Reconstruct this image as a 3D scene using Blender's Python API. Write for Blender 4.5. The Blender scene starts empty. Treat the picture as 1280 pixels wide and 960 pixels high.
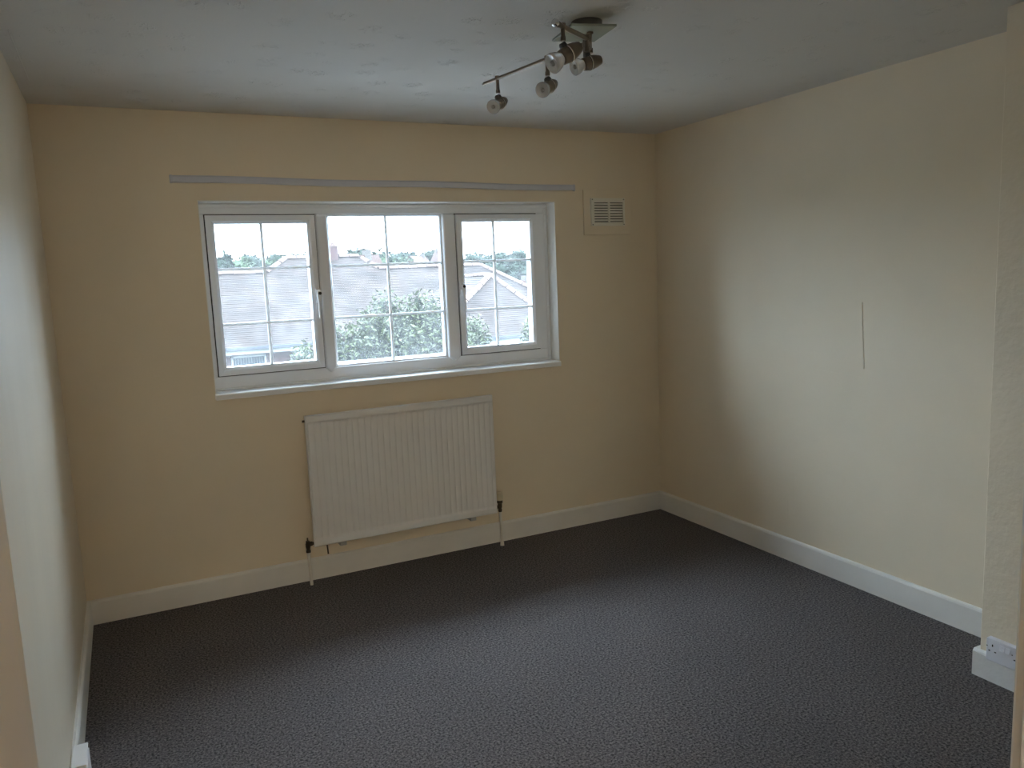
import bpy, bmesh, math, random
from mathutils import Vector, Matrix
random.seed(7)
S = bpy.context.scene
COL = S.collection
PI = math.pi

# ------------------------------------------------------------------ camera
CAM = Vector((0.2784, -4.1301, 1.5725))
YAW, PITCH, ROLL, FPX = 0.4551, -0.1376, -0.0417, 985.4
fw = Vector((math.sin(YAW)*math.cos(PITCH), math.cos(YAW)*math.cos(PITCH), math.sin(PITCH)))
r0 = Vector((math.cos(YAW), -math.sin(YAW), 0)); u0 = r0.cross(fw)
rt = math.cos(ROLL)*r0 + math.sin(ROLL)*u0; up = -math.sin(ROLL)*r0 + math.cos(ROLL)*u0
cd = bpy.data.cameras.new('camera'); cam = bpy.data.objects.new('camera', cd); COL.objects.link(cam)
cd.sensor_width = 36; cd.lens = FPX*36/1280; cd.clip_start = .01; cd.clip_end = 1500
cam.matrix_world = Matrix(((rt.x, up.x, -fw.x, CAM.x), (rt.y, up.y, -fw.y, CAM.y), (rt.z, up.z, -fw.z, CAM.z), (0, 0, 0, 1)))
S.camera = cam

# ------------------------------------------------------------------ overcast sky, exposure
W = bpy.data.worlds.new('overcast_sky'); S.world = W; W.use_nodes = True
# overcast sky: zenith three times as bright as the horizon
wn = W.node_tree; bgn = wn.nodes['Background']; bgn.inputs[0].default_value = (0.655, 0.815, 1.0, 1)
wt = wn.nodes.new('ShaderNodeTexCoord'); ws = wn.nodes.new('ShaderNodeSeparateXYZ')
wm = wn.nodes.new('ShaderNodeMapRange'); wm.inputs['From Min'].default_value = 0; wm.inputs['From Max'].default_value = 1
wm.inputs['To Min'].default_value = .75; wm.inputs['To Max'].default_value = 2.25
wn.links.new(wt.outputs['Generated'], ws.inputs[0]); wn.links.new(ws.outputs['Z'], wm.inputs[0]); wn.links.new(wm.outputs[0], bgn.inputs[1])
S.view_settings.view_transform = 'Standard'; S.view_settings.look = 'None'
S.view_settings.gamma = 1; S.view_settings.use_curve_mapping = False
S.view_settings.exposure = 4.04
S.cycles.max_bounces = 14; S.cycles.diffuse_bounces = 8; S.cycles.transparent_max_bounces = 16

# ------------------------------------------------------------------ materials
def mat(name, col, rough=.6, metal=0, spec=.5, noise=None, bump=None, coat=0, trans=0):
    """noise=(scale, amount, stretch) colour mottle; bump=(scale, strength, distance, stretch) fine relief"""
    m = bpy.data.materials.new(name); m.use_nodes = True
    nt = m.node_tree; b = nt.nodes['Principled BSDF']
    b.inputs['Base Color'].default_value = (*col, 1); b.inputs['Roughness'].default_value = rough
    b.inputs['Metallic'].default_value = metal; b.inputs['Specular IOR Level'].default_value = spec
    b.inputs['Coat Weight'].default_value = coat; b.inputs['Transmission Weight'].default_value = trans
    tc = nt.nodes.new('ShaderNodeTexCoord')
    def tex(scale, stretch, detail=3):
        mp = nt.nodes.new('ShaderNodeMapping'); mp.inputs['Scale'].default_value = stretch
        nt.links.new(tc.outputs['Object'], mp.inputs[0])
        n = nt.nodes.new('ShaderNodeTexNoise'); n.inputs['Scale'].default_value = scale; n.inputs['Detail'].default_value = detail
        nt.links.new(mp.outputs[0], n.inputs['Vector']); return n
    if noise:
        n = tex(noise[0], noise[2] if len(noise) > 2 else (1, 1, 1))
        rp = nt.nodes.new('ShaderNodeValToRGB'); a = noise[1]
        rp.color_ramp.elements[0].position = .3; rp.color_ramp.elements[1].position = .7
        rp.color_ramp.elements[0].color = (*[max(0, c*(1-a)) for c in col], 1)
        rp.color_ramp.elements[1].color = (*[min(1, c*(1+a)) for c in col], 1)
        nt.links.new(n.outputs[0], rp.inputs[0]); nt.links.new(rp.outputs[0], b.inputs['Base Color'])
    if bump:
        prev = None
        for bp_ in (bump if isinstance(bump, list) else [bump]):
            n = tex(bp_[0], bp_[3] if len(bp_) > 3 else (1, 1, 1))
            bm_ = nt.nodes.new('ShaderNodeBump'); bm_.inputs['Strength'].default_value = bp_[1]; bm_.inputs['Distance'].default_value = bp_[2]
            nt.links.new(n.outputs[0], bm_.inputs['Height'])
            if prev: nt.links.new(prev.outputs[0], bm_.inputs['Normal'])
            prev = bm_
        nt.links.new(prev.outputs[0], b.inputs['Normal'])
    return m

CREAM = (.80, .695, .53)
M = {}
M['wall'] = mat('cream_emulsion', CREAM, .6, 0, .3, noise=(2.5, .025), bump=[(1.6, .35, .02), (160, .12, .002)])
M['wall_sheen'] = mat('cream_emulsion_sheen', (.80, .70, .545), .42, 0, .5, noise=(3, .025, (1, 1, .4)),
                      bump=[(4, .30, .02, (1, 1, .22)), (150, .10, .002)])
M['wall_lumpy'] = mat('cream_lumpy_plaster', CREAM, .55, 0, .35, noise=(2.5, .02), bump=[(18, .30, .01), (55, .22, .006)])
M['skirting'] = mat('white_gloss_paint', (.80, .775, .72), .38, 0, .5, noise=(6, .03), bump=(30, .12, .004))
M['skirting_lumpy'] = mat('lumpy_white_gloss', (.80, .79, .76), .38, 0, .5, noise=(8, .03), bump=(26, .35, .008))
M['door_paint'] = mat('pale_satin_paint', (.54, .545, .535), .4, 0, .5, bump=(20, .1, .003))
M['upvc'] = mat('white_upvc', (0.8439, 0.8613, 0.8874), .28, 0, .5)
M['bar'] = mat('white_glazing_bar_plastic', (.88, .88, .88), .35)
def add_translucency(m, fac):
    nt = m.node_tree; o = nt.nodes['Material Output']; b = nt.nodes['Principled BSDF']
    t = nt.nodes.new('ShaderNodeBsdfTranslucent'); t.inputs[0].default_value = b.inputs['Base Color'].default_value
    x = nt.nodes.new('ShaderNodeMixShader'); x.inputs[0].default_value = fac
    nt.links.new(b.outputs[0], x.inputs[1]); nt.links.new(t.outputs[0], x.inputs[2]); nt.links.new(x.outputs[0], o.inputs[0])
add_translucency(M['bar'], .35)
M['upvc_dark'] = mat('black_gasket', (.02, .02, .022), .5)
M['sill'] = mat('white_sill_gloss', (.87, .87, .86), .3, 0, .5, bump=(12, .06, .004))
M['reveal'] = mat('white_reveal', (.82, .81, .76), .5, 0, .4, bump=(20, .12, .004))
M['radiator'] = mat('white_radiator_enamel', (.78, .765, .735), .32, 0, .5)
M['brass_dark'] = mat('dull_dark_brass', (.10, .075, .05), .45, .9)
M['valve_cap'] = mat('cream_plastic_cap', (.66, .58, .42), .45)
M['pipe'] = mat('white_painted_pipe', (.78, .74, .66), .45)
M['rail'] = mat('grey_white_rail', (.60, .60, .64), .5, 0, .4)
M['bracket'] = mat('grey_bracket', (.45, .44, .42), .5)
M['vent_white'] = mat('ivory_plastic', (.80, .76, .66), .45)
M['vent_dark'] = mat('dark_duct', (.05, .045, .035), .8)
M['socket'] = mat('white_socket_plastic', (.80, .80, .84), .3)
M['hole'] = mat('dark_hole', (.01, .01, .01), .8)
M['box_white'] = mat('white_box_plastic', (.84, .84, .84), .35)
M['bronze'] = mat('brushed_bronze', (.25, .205, .16), .30, 1.0, bump=(90, .05, .001, (1, 1, 8)))
M['chrome'] = mat('chrome', (.75, .75, .75), .15, 1.0)
M['dark_metal'] = mat('dark_nickel', (.16, .155, .15), .35, 1.0)
M['black'] = mat('black_plastic', (.015, .015, .015), .4)
M['plate_glass'] = mat('frosted_green_glass', (.60, .66, .56), .25, 0, .5, trans=.45)
M['bulb'] = mat('bulb_glass', (.72, .72, .72), .18, 0, .6, noise=(40, .10), bump=(60, .25, .003), coat=.5, trans=.35)
M['bulb_core'] = mat('bulb_core', (.30, .29, .28), .3, .6)

def glass_mat():
    m = bpy.data.materials.new('window_glass'); m.use_nodes = True; nt = m.node_tree
    nt.nodes.clear(); o = nt.nodes.new('ShaderNodeOutputMaterial'); mx = nt.nodes.new('ShaderNodeMixShader')
    t = nt.nodes.new('ShaderNodeBsdfTransparent'); t.inputs[0].default_value = (.965, .975, .97, 1)
    g = nt.nodes.new('ShaderNodeBsdfGlossy'); g.inputs['Roughness'].default_value = .01
    f = nt.nodes.new('ShaderNodeFresnel'); f.inputs[0].default_value = 1.2
    nt.links.new(f.outputs[0], mx.inputs[0]); nt.links.new(t.outputs[0], mx.inputs[1]); nt.links.new(g.outputs[0], mx.inputs[2])
    # film of dust and wiped smears: scatters a little daylight
    tr = nt.nodes.new('ShaderNodeBsdfTranslucent'); tr.inputs[0].default_value = (.9, .9, .9, 1)
    m2 = nt.nodes.new('ShaderNodeMixShader'); tc = nt.nodes.new('ShaderNodeTexCoord')
    n = nt.nodes.new('ShaderNodeTexNoise'); n.inputs['Scale'].default_value = 5; n.inputs['Detail'].default_value = 3; n.inputs['Distortion'].default_value = 1.5
    nt.links.new(tc.outputs['Object'], n.inputs['Vector'])
    mr = nt.nodes.new('ShaderNodeMapRange'); mr.inputs['From Min'].default_value = .35; mr.inputs['From Max'].default_value = .75
    mr.inputs['To Min'].default_value = .016; mr.inputs['To Max'].default_value = .036
    nt.links.new(n.outputs[0], mr.inputs[0]); nt.links.new(mr.outputs[0], m2.inputs[0])
    nt.links.new(mx.outputs[0], m2.inputs[1]); nt.links.new(tr.outputs[0], m2.inputs[2])
    nt.links.new(m2.outputs[0], o.inputs[0]); return m
M['glass'] = glass_mat()

def carpet_mat():
    m = mat('charcoal_loop_carpet', (.05, .05, .05), .95, 0, .12)
    nt = m.node_tree; b = nt.nodes['Principled BSDF']; tc = nt.nodes.new('ShaderNodeTexCoord')
    v = nt.nodes.new('ShaderNodeTexVoronoi'); v.inputs['Scale'].default_value = 330
    n = nt.nodes.new('ShaderNodeTexNoise'); n.inputs['Scale'].default_value = 120; n.inputs['Detail'].default_value = 3; n.inputs['Roughness'].default_value = .7
    n2 = nt.nodes.new('ShaderNodeTexNoise'); n2.inputs['Scale'].default_value = 1.3; n2.inputs['Detail'].default_value = 2
    for x in (v, n, n2): nt.links.new(tc.outputs['Object'], x.inputs['Vector'])
    rp = nt.nodes.new('ShaderNodeValToRGB'); e = rp.color_ramp.elements
    e[0].position = .36; e[0].color = (.030, .028, .029, 1); e[1].position = .66; e[1].color = (.235, .208, .204, 1)
    nt.links.new(n.outputs[0], rp.inputs[0])
    mx = nt.nodes.new('ShaderNodeMix'); mx.data_type = 'RGBA'; mx.blend_type = 'MULTIPLY'; mx.inputs[0].default_value = .35
    rp2 = nt.nodes.new('ShaderNodeValToRGB'); rp2.color_ramp.elements[0].position = .35; rp2.color_ramp.elements[1].position = .65
    rp2.color_ramp.elements[0].color = (.7, .7, .7, 1)
    nt.links.new(n2.outputs[0], rp2.inputs[0])
    nt.links.new(rp.outputs[0], mx.inputs[6]); nt.links.new(rp2.outputs[0], mx.inputs[7])
    nt.links.new(mx.outputs[2], b.inputs['Base Color'])
    bu = nt.nodes.new('ShaderNodeBump'); bu.inputs['Strength'].default_value = .6; bu.inputs['Distance'].default_value = .006
    nt.links.new(n.outputs[0], bu.inputs['Height']); nt.links.new(bu.outputs[0], b.inputs['Normal'])
    return m
M['carpet'] = carpet_mat()

def ceiling_mat():
    m = mat('white_embossed_ceiling_paper', (.655, .625, .575), .7, 0, .25)
    nt = m.node_tree; b = nt.nodes['Principled BSDF']; tc = nt.nodes.new('ShaderNodeTexCoord')
    # sparse embossed sprigs: islands of squiggle on a plain sheet
    n = nt.nodes.new('ShaderNodeTexNoise'); n.inputs['Scale'].default_value = 45; n.inputs['Detail'].default_value = 3; n.inputs['Distortion'].default_value = 1.2
    v = nt.nodes.new('ShaderNodeTexVoronoi'); v.inputs['Scale'].default_value = 7.5; v.inputs['Randomness'].default_value = .6
    for x in (n, v): nt.links.new(tc.outputs['Object'], x.inputs['Vector'])
    rv = nt.nodes.new('ShaderNodeValToRGB'); rv.color_ramp.elements[0].position = .18; rv.color_ramp.elements[1].position = .42
    rv.color_ramp.elements[0].color = (1, 1, 1, 1); rv.color_ramp.elements[1].color = (0, 0, 0, 1)
    rn = nt.nodes.new('ShaderNodeValToRGB'); rn.color_ramp.elements[0].position = .52; rn.color_ramp.elements[1].position = .66
    nt.links.new(v.outputs[0], rv.inputs[0]); nt.links.new(n.outputs[0], rn.inputs[0])
    mu = nt.nodes.new('ShaderNodeMath'); mu.operation = 'MULTIPLY'
    nt.links.new(rv.outputs[0], mu.inputs[0]); nt.links.new(rn.outputs[0], mu.inputs[1])
    bu = nt.nodes.new('ShaderNodeBump'); bu.inputs['Strength'].default_value = .65; bu.inputs['Distance'].default_value = .009
    nt.links.new(mu.outputs[0], bu.inputs['Height'])
    n3 = nt.nodes.new('ShaderNodeTexNoise'); n3.inputs['Scale'].default_value = 130
    nt.links.new(tc.outputs['Object'], n3.inputs['Vector'])
    b2 = nt.nodes.new('ShaderNodeBump'); b2.inputs['Strength'].default_value = .12; b2.inputs['Distance'].default_value = .003
    nt.links.new(n3.outputs[0], b2.inputs['Height']); nt.links.new(bu.outputs[0], b2.inputs['Normal']); nt.links.new(b2.outputs[0], b.inputs['Normal'])
    return m
M['ceiling'] = ceiling_mat()

# outdoors
M['tile'] = mat('weathered_brown_roof_tile', (0.0219, 0.0152, 0.0124), .85, 0, .2, noise=(1.4, .35, (1, 1, 1)), bump=(25, .3, .02))
M['ridge'] = mat('pale_ridge_tile', (0.0873, 0.0611, 0.0527), .85, 0, .2, noise=(3, .25))
M['mortar'] = mat('ridge_mortar', (0.0720, 0.0660, 0.0630), .9, 0, .1)
def brick_mat():
    m = mat('red_brick', (.09, .05, .042), .9, 0, .1); nt = m.node_tree; b = nt.nodes['Principled BSDF']
    tc = nt.nodes.new('ShaderNodeTexCoord'); mp = nt.nodes.new('ShaderNodeMapping'); mp.inputs['Rotation'].default_value = (PI/2, 0, 0)
    br = nt.nodes.new('ShaderNodeTexBrick'); br.inputs['Scale'].default_value = 4.4
    br.inputs['Color1'].default_value = (.060, .030, .028, 1); br.inputs['Color2'].default_value = (.048, .026, .025, 1); br.inputs['Mortar'].default_value = (.085, .078, .075, 1)
    nt.links.new(tc.outputs['Object'], mp.inputs[0]); nt.links.new(mp.outputs[0], br.inputs['Vector']); nt.links.new(br.outputs[0], b.inputs['Base Color'])
    return m
M['brick'] = brick_mat()
M['ext_white'] = mat('white_exterior_paint', (0.1660, 0.1710, 0.1664), .5)
M['gutter'] = mat('dark_gutter', (.025, .028, .035), .5)
M['ext_pane'] = mat('dark_house_pane', (.02, .03, .035), .12, 0, .6)
M['blind'] = mat('pale_blind', (0.0540, 0.0600, 0.0630), .8)
M['felt'] = mat('pale_solar_painted_felt', (.11, .112, .112), .8, 0, .2, noise=(1.5, .08))
M['grass'] = mat('grass_ground', (0.0252, 0.0364, 0.0140), .95, 0, .1, noise=(.2, .4))
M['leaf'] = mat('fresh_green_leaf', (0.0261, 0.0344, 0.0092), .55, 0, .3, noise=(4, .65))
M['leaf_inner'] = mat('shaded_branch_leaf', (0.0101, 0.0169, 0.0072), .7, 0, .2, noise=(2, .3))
M['leaf_far'] = mat('dark_far_foliage', (0.0080, 0.0138, 0.0082), .8, 0, .1, noise=(.4, .35))
M['leaf_far2'] = mat('green_far_foliage', (0.0216, 0.0330, 0.0156), .8, 0, .1, noise=(.4, .35))
M['bark'] = mat('brown_bark', (.045, .035, .027), .9, 0, .1, bump=(12, .5, .03))
M['far_roof'] = mat('far_red_roof', (0.0420, 0.0260, 0.0214), .9, 0, .1)
M['far_wall'] = mat('far_pale_wall', (0.0683, 0.0604, 0.0551), .9, 0, .1)

# ------------------------------------------------------------------ mesh helpers
class MB:
    def __init__(s): s.v = []; s.f = []; s.sm = []
    def add(s, vs, fs, smooth=False):
        k = len(s.v); s.v += [tuple(p) for p in vs]; s.f += [tuple(i+k for i in q) for q in fs]; s.sm += [smooth]*len(fs); return s
    def box(s, x0, x1, y0, y1, z0, z1):
        return s.add([(x0,y0,z0),(x1,y0,z0),(x1,y1,z0),(x0,y1,z0),(x0,y0,z1),(x1,y0,z1),(x1,y1,z1),(x0,y1,z1)],
              [(0,3,2,1),(4,5,6,7),(0,1,5,4),(1,2,6,5),(2,3,7,6),(3,0,4,7)])
    def prism(s, pts2, axis, a, b):
        """extrude a closed 2-D outline along axis from a to b; pts2 are the other two coordinates in xyz order"""
        n = len(pts2)
        def P(t, q): return {0: (t, q[0], q[1]), 1: (q[0], t, q[1]), 2: (q[0], q[1], t)}[axis]
        vs = [P(a, q) for q in pts2] + [P(b, q) for q in pts2]
        fs = [(i, (i+1) % n, n+(i+1) % n, n+i) for i in range(n)] + [tuple(range(n-1, -1, -1)), tuple(range(n, 2*n))]
        return s.add(vs, fs)
    def lathe(s, p0, d, prof, n=20, caps=True):
        """rings of (t, r) along direction d from p0"""
        p0 = Vector(p0); d = Vector(d).normalized()
        a = d.orthogonal().normalized(); b = d.cross(a); vs = []; fs = []
        for (t, r) in prof:
            for k in range(n):
                an = 2*PI*k/n; vs.append(p0 + d*t + (a*math.cos(an)+b*math.sin(an))*max(r, 1e-4))
        for i in range(len(prof)-1):
            for k in range(n):
                k2 = (k+1) % n; fs.append((i*n+k, i*n+k2, (i+1)*n+k2, (i+1)*n+k))
        if caps: fs += [tuple(range(n-1, -1, -1)), tuple((len(prof)-1)*n+k for k in range(n))]
        return s.add(vs, fs, True)
    def tube(s, p0, p1, r, n=12):
        d = Vector(p1)-Vector(p0); return s.lathe(p0, d, [(0, r), (d.length, r)], n)
    def build(s, name, m, parent=None, bevel=0, kind=None):
        me = bpy.data.meshes.new(name); me.from_pydata(s.v, [], s.f)
        me.polygons.foreach_set('use_smooth', s.sm); me.update()
        b = bmesh.new(); b.from_mesh(me); bmesh.ops.recalc_face_normals(b, faces=b.faces); b.to_mesh(me); b.free()
        if any(s.sm):
            me.set_sharp_from_angle(angle=math.radians(40))
        me.materials.append(m); o = bpy.data.objects.new(name, me); COL.objects.link(o)
        if parent: o.parent = parent
        if bevel:
            bv = o.modifiers.new('bevel', 'BEVEL'); bv.width = bevel; bv.segments = 2; bv.limit_method = 'ANGLE'
        if kind: o['kind'] = kind
        return o
def box(name, x0, x1, y0, y1, z0, z1, m, parent=None, bevel=0, kind=None):
    return MB().box(x0, x1, y0, y1, z0, z1).build(name, m, parent, bevel, kind)
def tag(o, label, cat=None, group=None, kind=None):
    o['label'] = label
    if cat: o['category'] = cat
    if group: o['group'] = group
    if kind: o['kind'] = kind
    return o
def empty(name, loc=(0, 0, 0)):
    o = bpy.data.objects.new(name, None); COL.objects.link(o); o.location = loc; o.empty_display_size = .1; return o
def parent_keep(o, p):                # children are modelled in world coordinates; undo the parent's place
    o.parent = p; o.matrix_parent_inverse = Matrix.Translation(-p.location); return o
def part(mb, name, m, parent, bevel=0):
    return parent_keep(mb.build(name, m, None, bevel), parent)
def sub(mb, name, m, part_, bevel=0):       # a piece of a part (parts sit at the world origin frame)
    return mb.build(name, m, part_, bevel)
def copy_tree(o, parent=None):
    c = o.copy(); COL.objects.link(c); c.parent = parent
    for ch in list(o.children): copy_tree(ch, c)
    return c

# ------------------------------------------------------------------ the room shell
RW, RH = 3.36, 2.40            # width, height
FY = -3.68                     # room face of the wall with the doorway
PX, PY = 3.057, -2.372         # pier face and pier corner
WX0, WX1, WZ0, WZ1 = .662, 2.624, 1.048, 1.985     # window opening

st = lambda o, lab: tag(o, lab, kind='structure')
st(box('floor', -1.1, RW+.1, -5.3, 0, -.12, 0, M['carpet']), 'charcoal grey speckled loop carpet covering the floor')
st(box('ceiling', -1.1, RW+.25, -5.4, .20, RH, RH+.15, M['ceiling']), 'white papered ceiling with faint embossed sprigs')
b = MB().box(-.2, WX0, 0, .20, -.12, RH).box(WX1, RW+.25, 0, .20, -.12, RH).box(WX0, WX1, 0, .20, -.12, WZ0-.03).box(WX0, WX1, 0, .20, WZ1, RH)
st(b.build('wall_back', M['wall']), 'cream painted wall around the wide window')
st(box('wall_left', -.2, 0, FY-.14, 0, -.12, RH, M['wall_sheen']), 'cream painted side wall with a soft sheen')
wr = st(box('wall_right', RW, RW+.25, -3.82, 0, -.12, RH, M['wall']), 'cream painted side wall with a scratch in the paint')
st(box('wall_right_pier', PX, RW, FY, PY, 0, RH, M['wall_lumpy'], bevel=.004), 'lumpy cream plaster pier standing out from the side wall')
JL, JR, JH = .218, 1.062, 2.02       # doorway
b = MB().box(0, JL-.03, FY-.14, FY, 0, RH).box(JR+.03, PX, FY-.14, FY, 0, RH).box(PX, RW, FY-.14, FY, 0, RH).box(JL-.03, JR+.03, FY-.14, FY, JH+.03, RH)
st(b.box(-1.1, -.2, FY-.14, FY-.04, -.12, RH).build('wall_front', M['wall']), 'cream painted wall holding the doorway')
st(box('wall_landing_back', -1.1, 2.0, -5.4, -5.3, -.12, RH, M['wall']), 'cream wall at the back of the landing')
st(box('wall_landing_left', -1.2, -1.1, -5.4, FY-.04, -.12, RH, M['wall']), 'cream wall at the end of the landing')
st(box('wall_landing_right', 1.9, 2.0, -5.4, FY-.14, -.12, RH, M['wall']), 'cream side wall of the landing')

# raised paint ridge / scratch on the right wall and small hole marks (real relief, own shape)
def sliver(name, pts, w, t, m, parent):
    mb = MB()
    for (a, c) in zip(pts[:-1], pts[1:]):
        mb.add([(RW-.0005, a[0]-w, a[1]), (RW-t, a[0], a[1]), (RW-.0005, a[0]+w, a[1]), (RW-.0005, c[0]-w, c[1]), (RW-t, c[0], c[1]), (RW-.0005, c[0]+w, c[1])],
               [(0, 1, 4, 3), (1, 2, 5, 4), (0, 2, 1), (3, 4, 5)])
    return mb.build(name, m, parent)
sliver('paint_ridge', [(-1.560, 1.38), (-1.563, 1.28), (-1.570, 1.18), (-1.577, 1.10), (-1.576, 1.07)], .004, .003, M['wall'], wr)
sliver('paint_ridge', [(-1.30, 1.04), (-1.45, 1.035), (-1.62, 1.028)], .003, .0015, M['wall'], wr)
sliver('paint_ridge', [(-1.11, .33), (-1.112, .22)], .002, .0015, M['wall'], wr)
# joint line of the paper along the ceiling edge by the left wall
MB().add([(.044, -.40, RH), (.046, -.40, RH-.0018), (.048, -.40, RH), (.046, -1.10, RH), (.0485, -1.10, RH-.0018), (.051, -1.10, RH)], [(0, 1, 4, 3), (1, 2, 5, 4), (0, 2, 1), (3, 4, 5)]).build('paper_seam', M['ceiling'], bpy.data.objects['ceiling'])
# ------------------------------------------------------------------ skirting boards
def skirt(name, axis, a, c, face, out, h, m, lab, bev=.004):
    """profile with a soft rounded top; axis 0 runs along x (face is y), axis 1 along y (face is x)"""
    t = .017*out
    prof = [(face, 0), (face+t, 0), (face+t, h-.012), (face+t*.8, h-.004), (face+t*.45, h), (face, h)]
    return st(MB().prism(prof, axis, a, c).build(name, m), lab)
skirt('baseboard_back', 0, 0, RW, 0, -1, .118, M['skirting'], 'white painted skirting board under the window wall')
skirt('baseboard_left', 1, FY, -.017, 0, 1, .118, M['skirting'], 'white painted skirting board along the sheeny side wall')
skirt('baseboard_right', 1, PY-.0, -.017, RW, -1, .120, M['skirting'], 'white painted skirting board along the scratched side wall')
bs = skirt('baseboard_pier', 1, FY+.02, PY, PX, -1, .103, M['skirting_lumpy'], 'thickly overpainted white skirting wrapped around the plaster pier')
MB().prism([(PX-.017, 0), (RW-.018, 0), (RW-.018, .103), (PX-.009, .103), (PX-.017, .094)], 1, PY, PY+.017).build('return_board', M['skirting_lumpy'], bs)

# ------------------------------------------------------------------ door frame around the camera's doorway
dr = tag(empty('door_1', (JL, FY, 0)), 'pale painted door lining and architrave of the open doorway', kind='structure')
part(MB().box(JL-.03, JL, FY-.18, FY, 0, JH+.03), 'jamb', M['door_paint'], dr, .003)
part(MB().box(JR, JR+.03, FY-.18, FY, 0, JH+.03), 'jamb', M['door_paint'], dr, .003)
part(MB().box(JL, JR, FY-.18, FY, JH, JH+.03), 'door_head', M['door_paint'], dr, .003)
part(MB().box(JL, JL+.010, FY-.18, FY-.145, 0, JH), 'door_stop', M['door_paint'], dr, .002)
part(MB().box(JR-.010, JR, FY-.18, FY-.145, 0, JH), 'door_stop', M['door_paint'], dr, .002)
part(MB().box(JL-.09, JL-.008, FY, FY+.015, 0, JH+.08), 'architrave', M['door_paint'], dr, .004)
part(MB().box(JR+.008, JR+.09, FY, FY+.015, 0, JH+.08), 'architrave', M['door_paint'], dr, .004)
part(MB().box(JL-.008, JR+.008, FY, FY+.015, JH+.008, JH+.08), 'architrave', M['door_paint'], dr, .004)

# ------------------------------------------------------------------ window
win = tag(empty('window_1', (WX0, .10, WZ0)), 'wide white plastic window with two opening casements and a fixed middle light', kind='structure')
FY0, FY1 = .100, .165          # frame depth
SZ0, SZ1 = 1.118, 1.930        # light opening inside the outer frame
def mitred_ring(x0, x1, z0, z1, w, yf, yb, lip=.006):
    """four mitred bars with a sloped inner bead, returned one mesh per bar"""
    out = []
    O = [(x0, z0), (x1, z0), (x1, z1), (x0, z1)]
    I = [(x0+w, z0+w), (x1-w, z0+w), (x1-w, z1-w), (x0+w, z1-w)]
    s = w*.35
    Bv = [(x0+w-s, z0+w-s), (x1-w+s, z0+w-s), (x1-w+s, z1-w+s), (x0+w-s, z1-w+s)]
    for k in range(4):
        j = (k+1) % 4
        vs = []
        for q in (k, j):
            vs += [(O[q][0], yb, O[q][1]), (O[q][0], yf, O[q][1]), (Bv[q][0], yf, Bv[q][1]), (I[q][0], yf+lip*2, I[q][1]), (I[q][0], yb, I[q][1])]
        out.append(MB().add(vs, [(i, (i+1) % 5, 5+(i+1) % 5, 5+i) for i in range(5)] + [(4, 3, 2, 1, 0), (5, 6, 7, 8, 9)]))
    return out
# outer frame: head, sill rail, two stiles, two mullions
part(MB().box(WX0, WX1, FY0, FY1, SZ1, WZ1), 'head_rail', M['upvc'], win, .004)
part(MB().box(WX0, WX1, FY0, FY1, WZ0, SZ0), 'bottom_rail', M['upvc'], win, .004)
LX0, LX1 = .690, 1.238; MX0, MX1 = 1.300, 1.950; RX0, RX1 = 2.026, 2.553
part(MB().box(WX0, LX0, FY0, FY1, SZ0, SZ1), 'stile', M['upvc'], win, .004)
part(MB().box(RX1, WX1, FY0, FY1, SZ0, SZ1), 'stile', M['upvc'], win, .004)
def mullion(x0, x1):
    c = (x0+x1)/2   # pointed foot lapping the bottom rail, bevelled front
    w = (x1-x0)/2
    pts = [(x0, SZ1), (x0, SZ0+.0), (c, SZ0-.030), (x1, SZ0+.0), (x1, SZ1)]
    mb = MB().prism(pts, 1, FY0-.014, FY1-.01)
    return part(mb, 'mullion', M['upvc'], win, .011)
mullion(LX1, MX0); mullion(MX1, RX0)
part(MB().box(WX0, WX1, FY0-.008, FY0, WZ1-.022, WZ1-.006), 'trim_strip', M['upvc'], win, .003)
part(MB().box(WX1-.022, WX1-.002, FY0-.008, FY0, WZ0+.012, WZ1-.024), 'trim_strip', M['upvc'], win, .003)
part(MB().box(WX0, WX1-.002, FY0-.014, FY0, WZ0, WZ0+.012), 'trim_strip', M['upvc'], win, .003)
# reveal lining (plastered, white)
rv = tag(MB().box(WX1-.001, WX1+.002, -.004, FY0, WZ0, WZ1+.002).box(WX0-.002, WX0+.001, -.004, FY0, WZ0, WZ1+.002).box(WX0-.002, WX1+.002, -.006, FY0, WZ1-.002, WZ1+.003)
         .build('trim_1', M['reveal']), 'white painted reveal lining the window opening', kind='structure')
sl = st(MB().prism([(-.036, WZ0-.030), (FY0+.02, WZ0-.030), (FY0+.02, WZ0), (-.030, WZ0), (-.036, WZ0-.006)], 0, WX0-.004, WX1-.006).build('window_sill', M['sill'], None, .003),
        'white gloss sill board projecting under the window')
ec = st(MB().prism([(.201, WZ0-.045), (.29, WZ0-.055), (.29, WZ0-.03), (FY1, WZ0+.004), (FY1, WZ0-.0005), (.201, WZ0-.028)], 0, WX0+.001, WX1-.001).build('trim_2', M['upvc']), 'added white plastic outer cill reflecting sky light up to the ceiling')  # unseen outer cill, added as a reflector to lighten the ceiling near the window
GW = .014                       # glazing bar width
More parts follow.
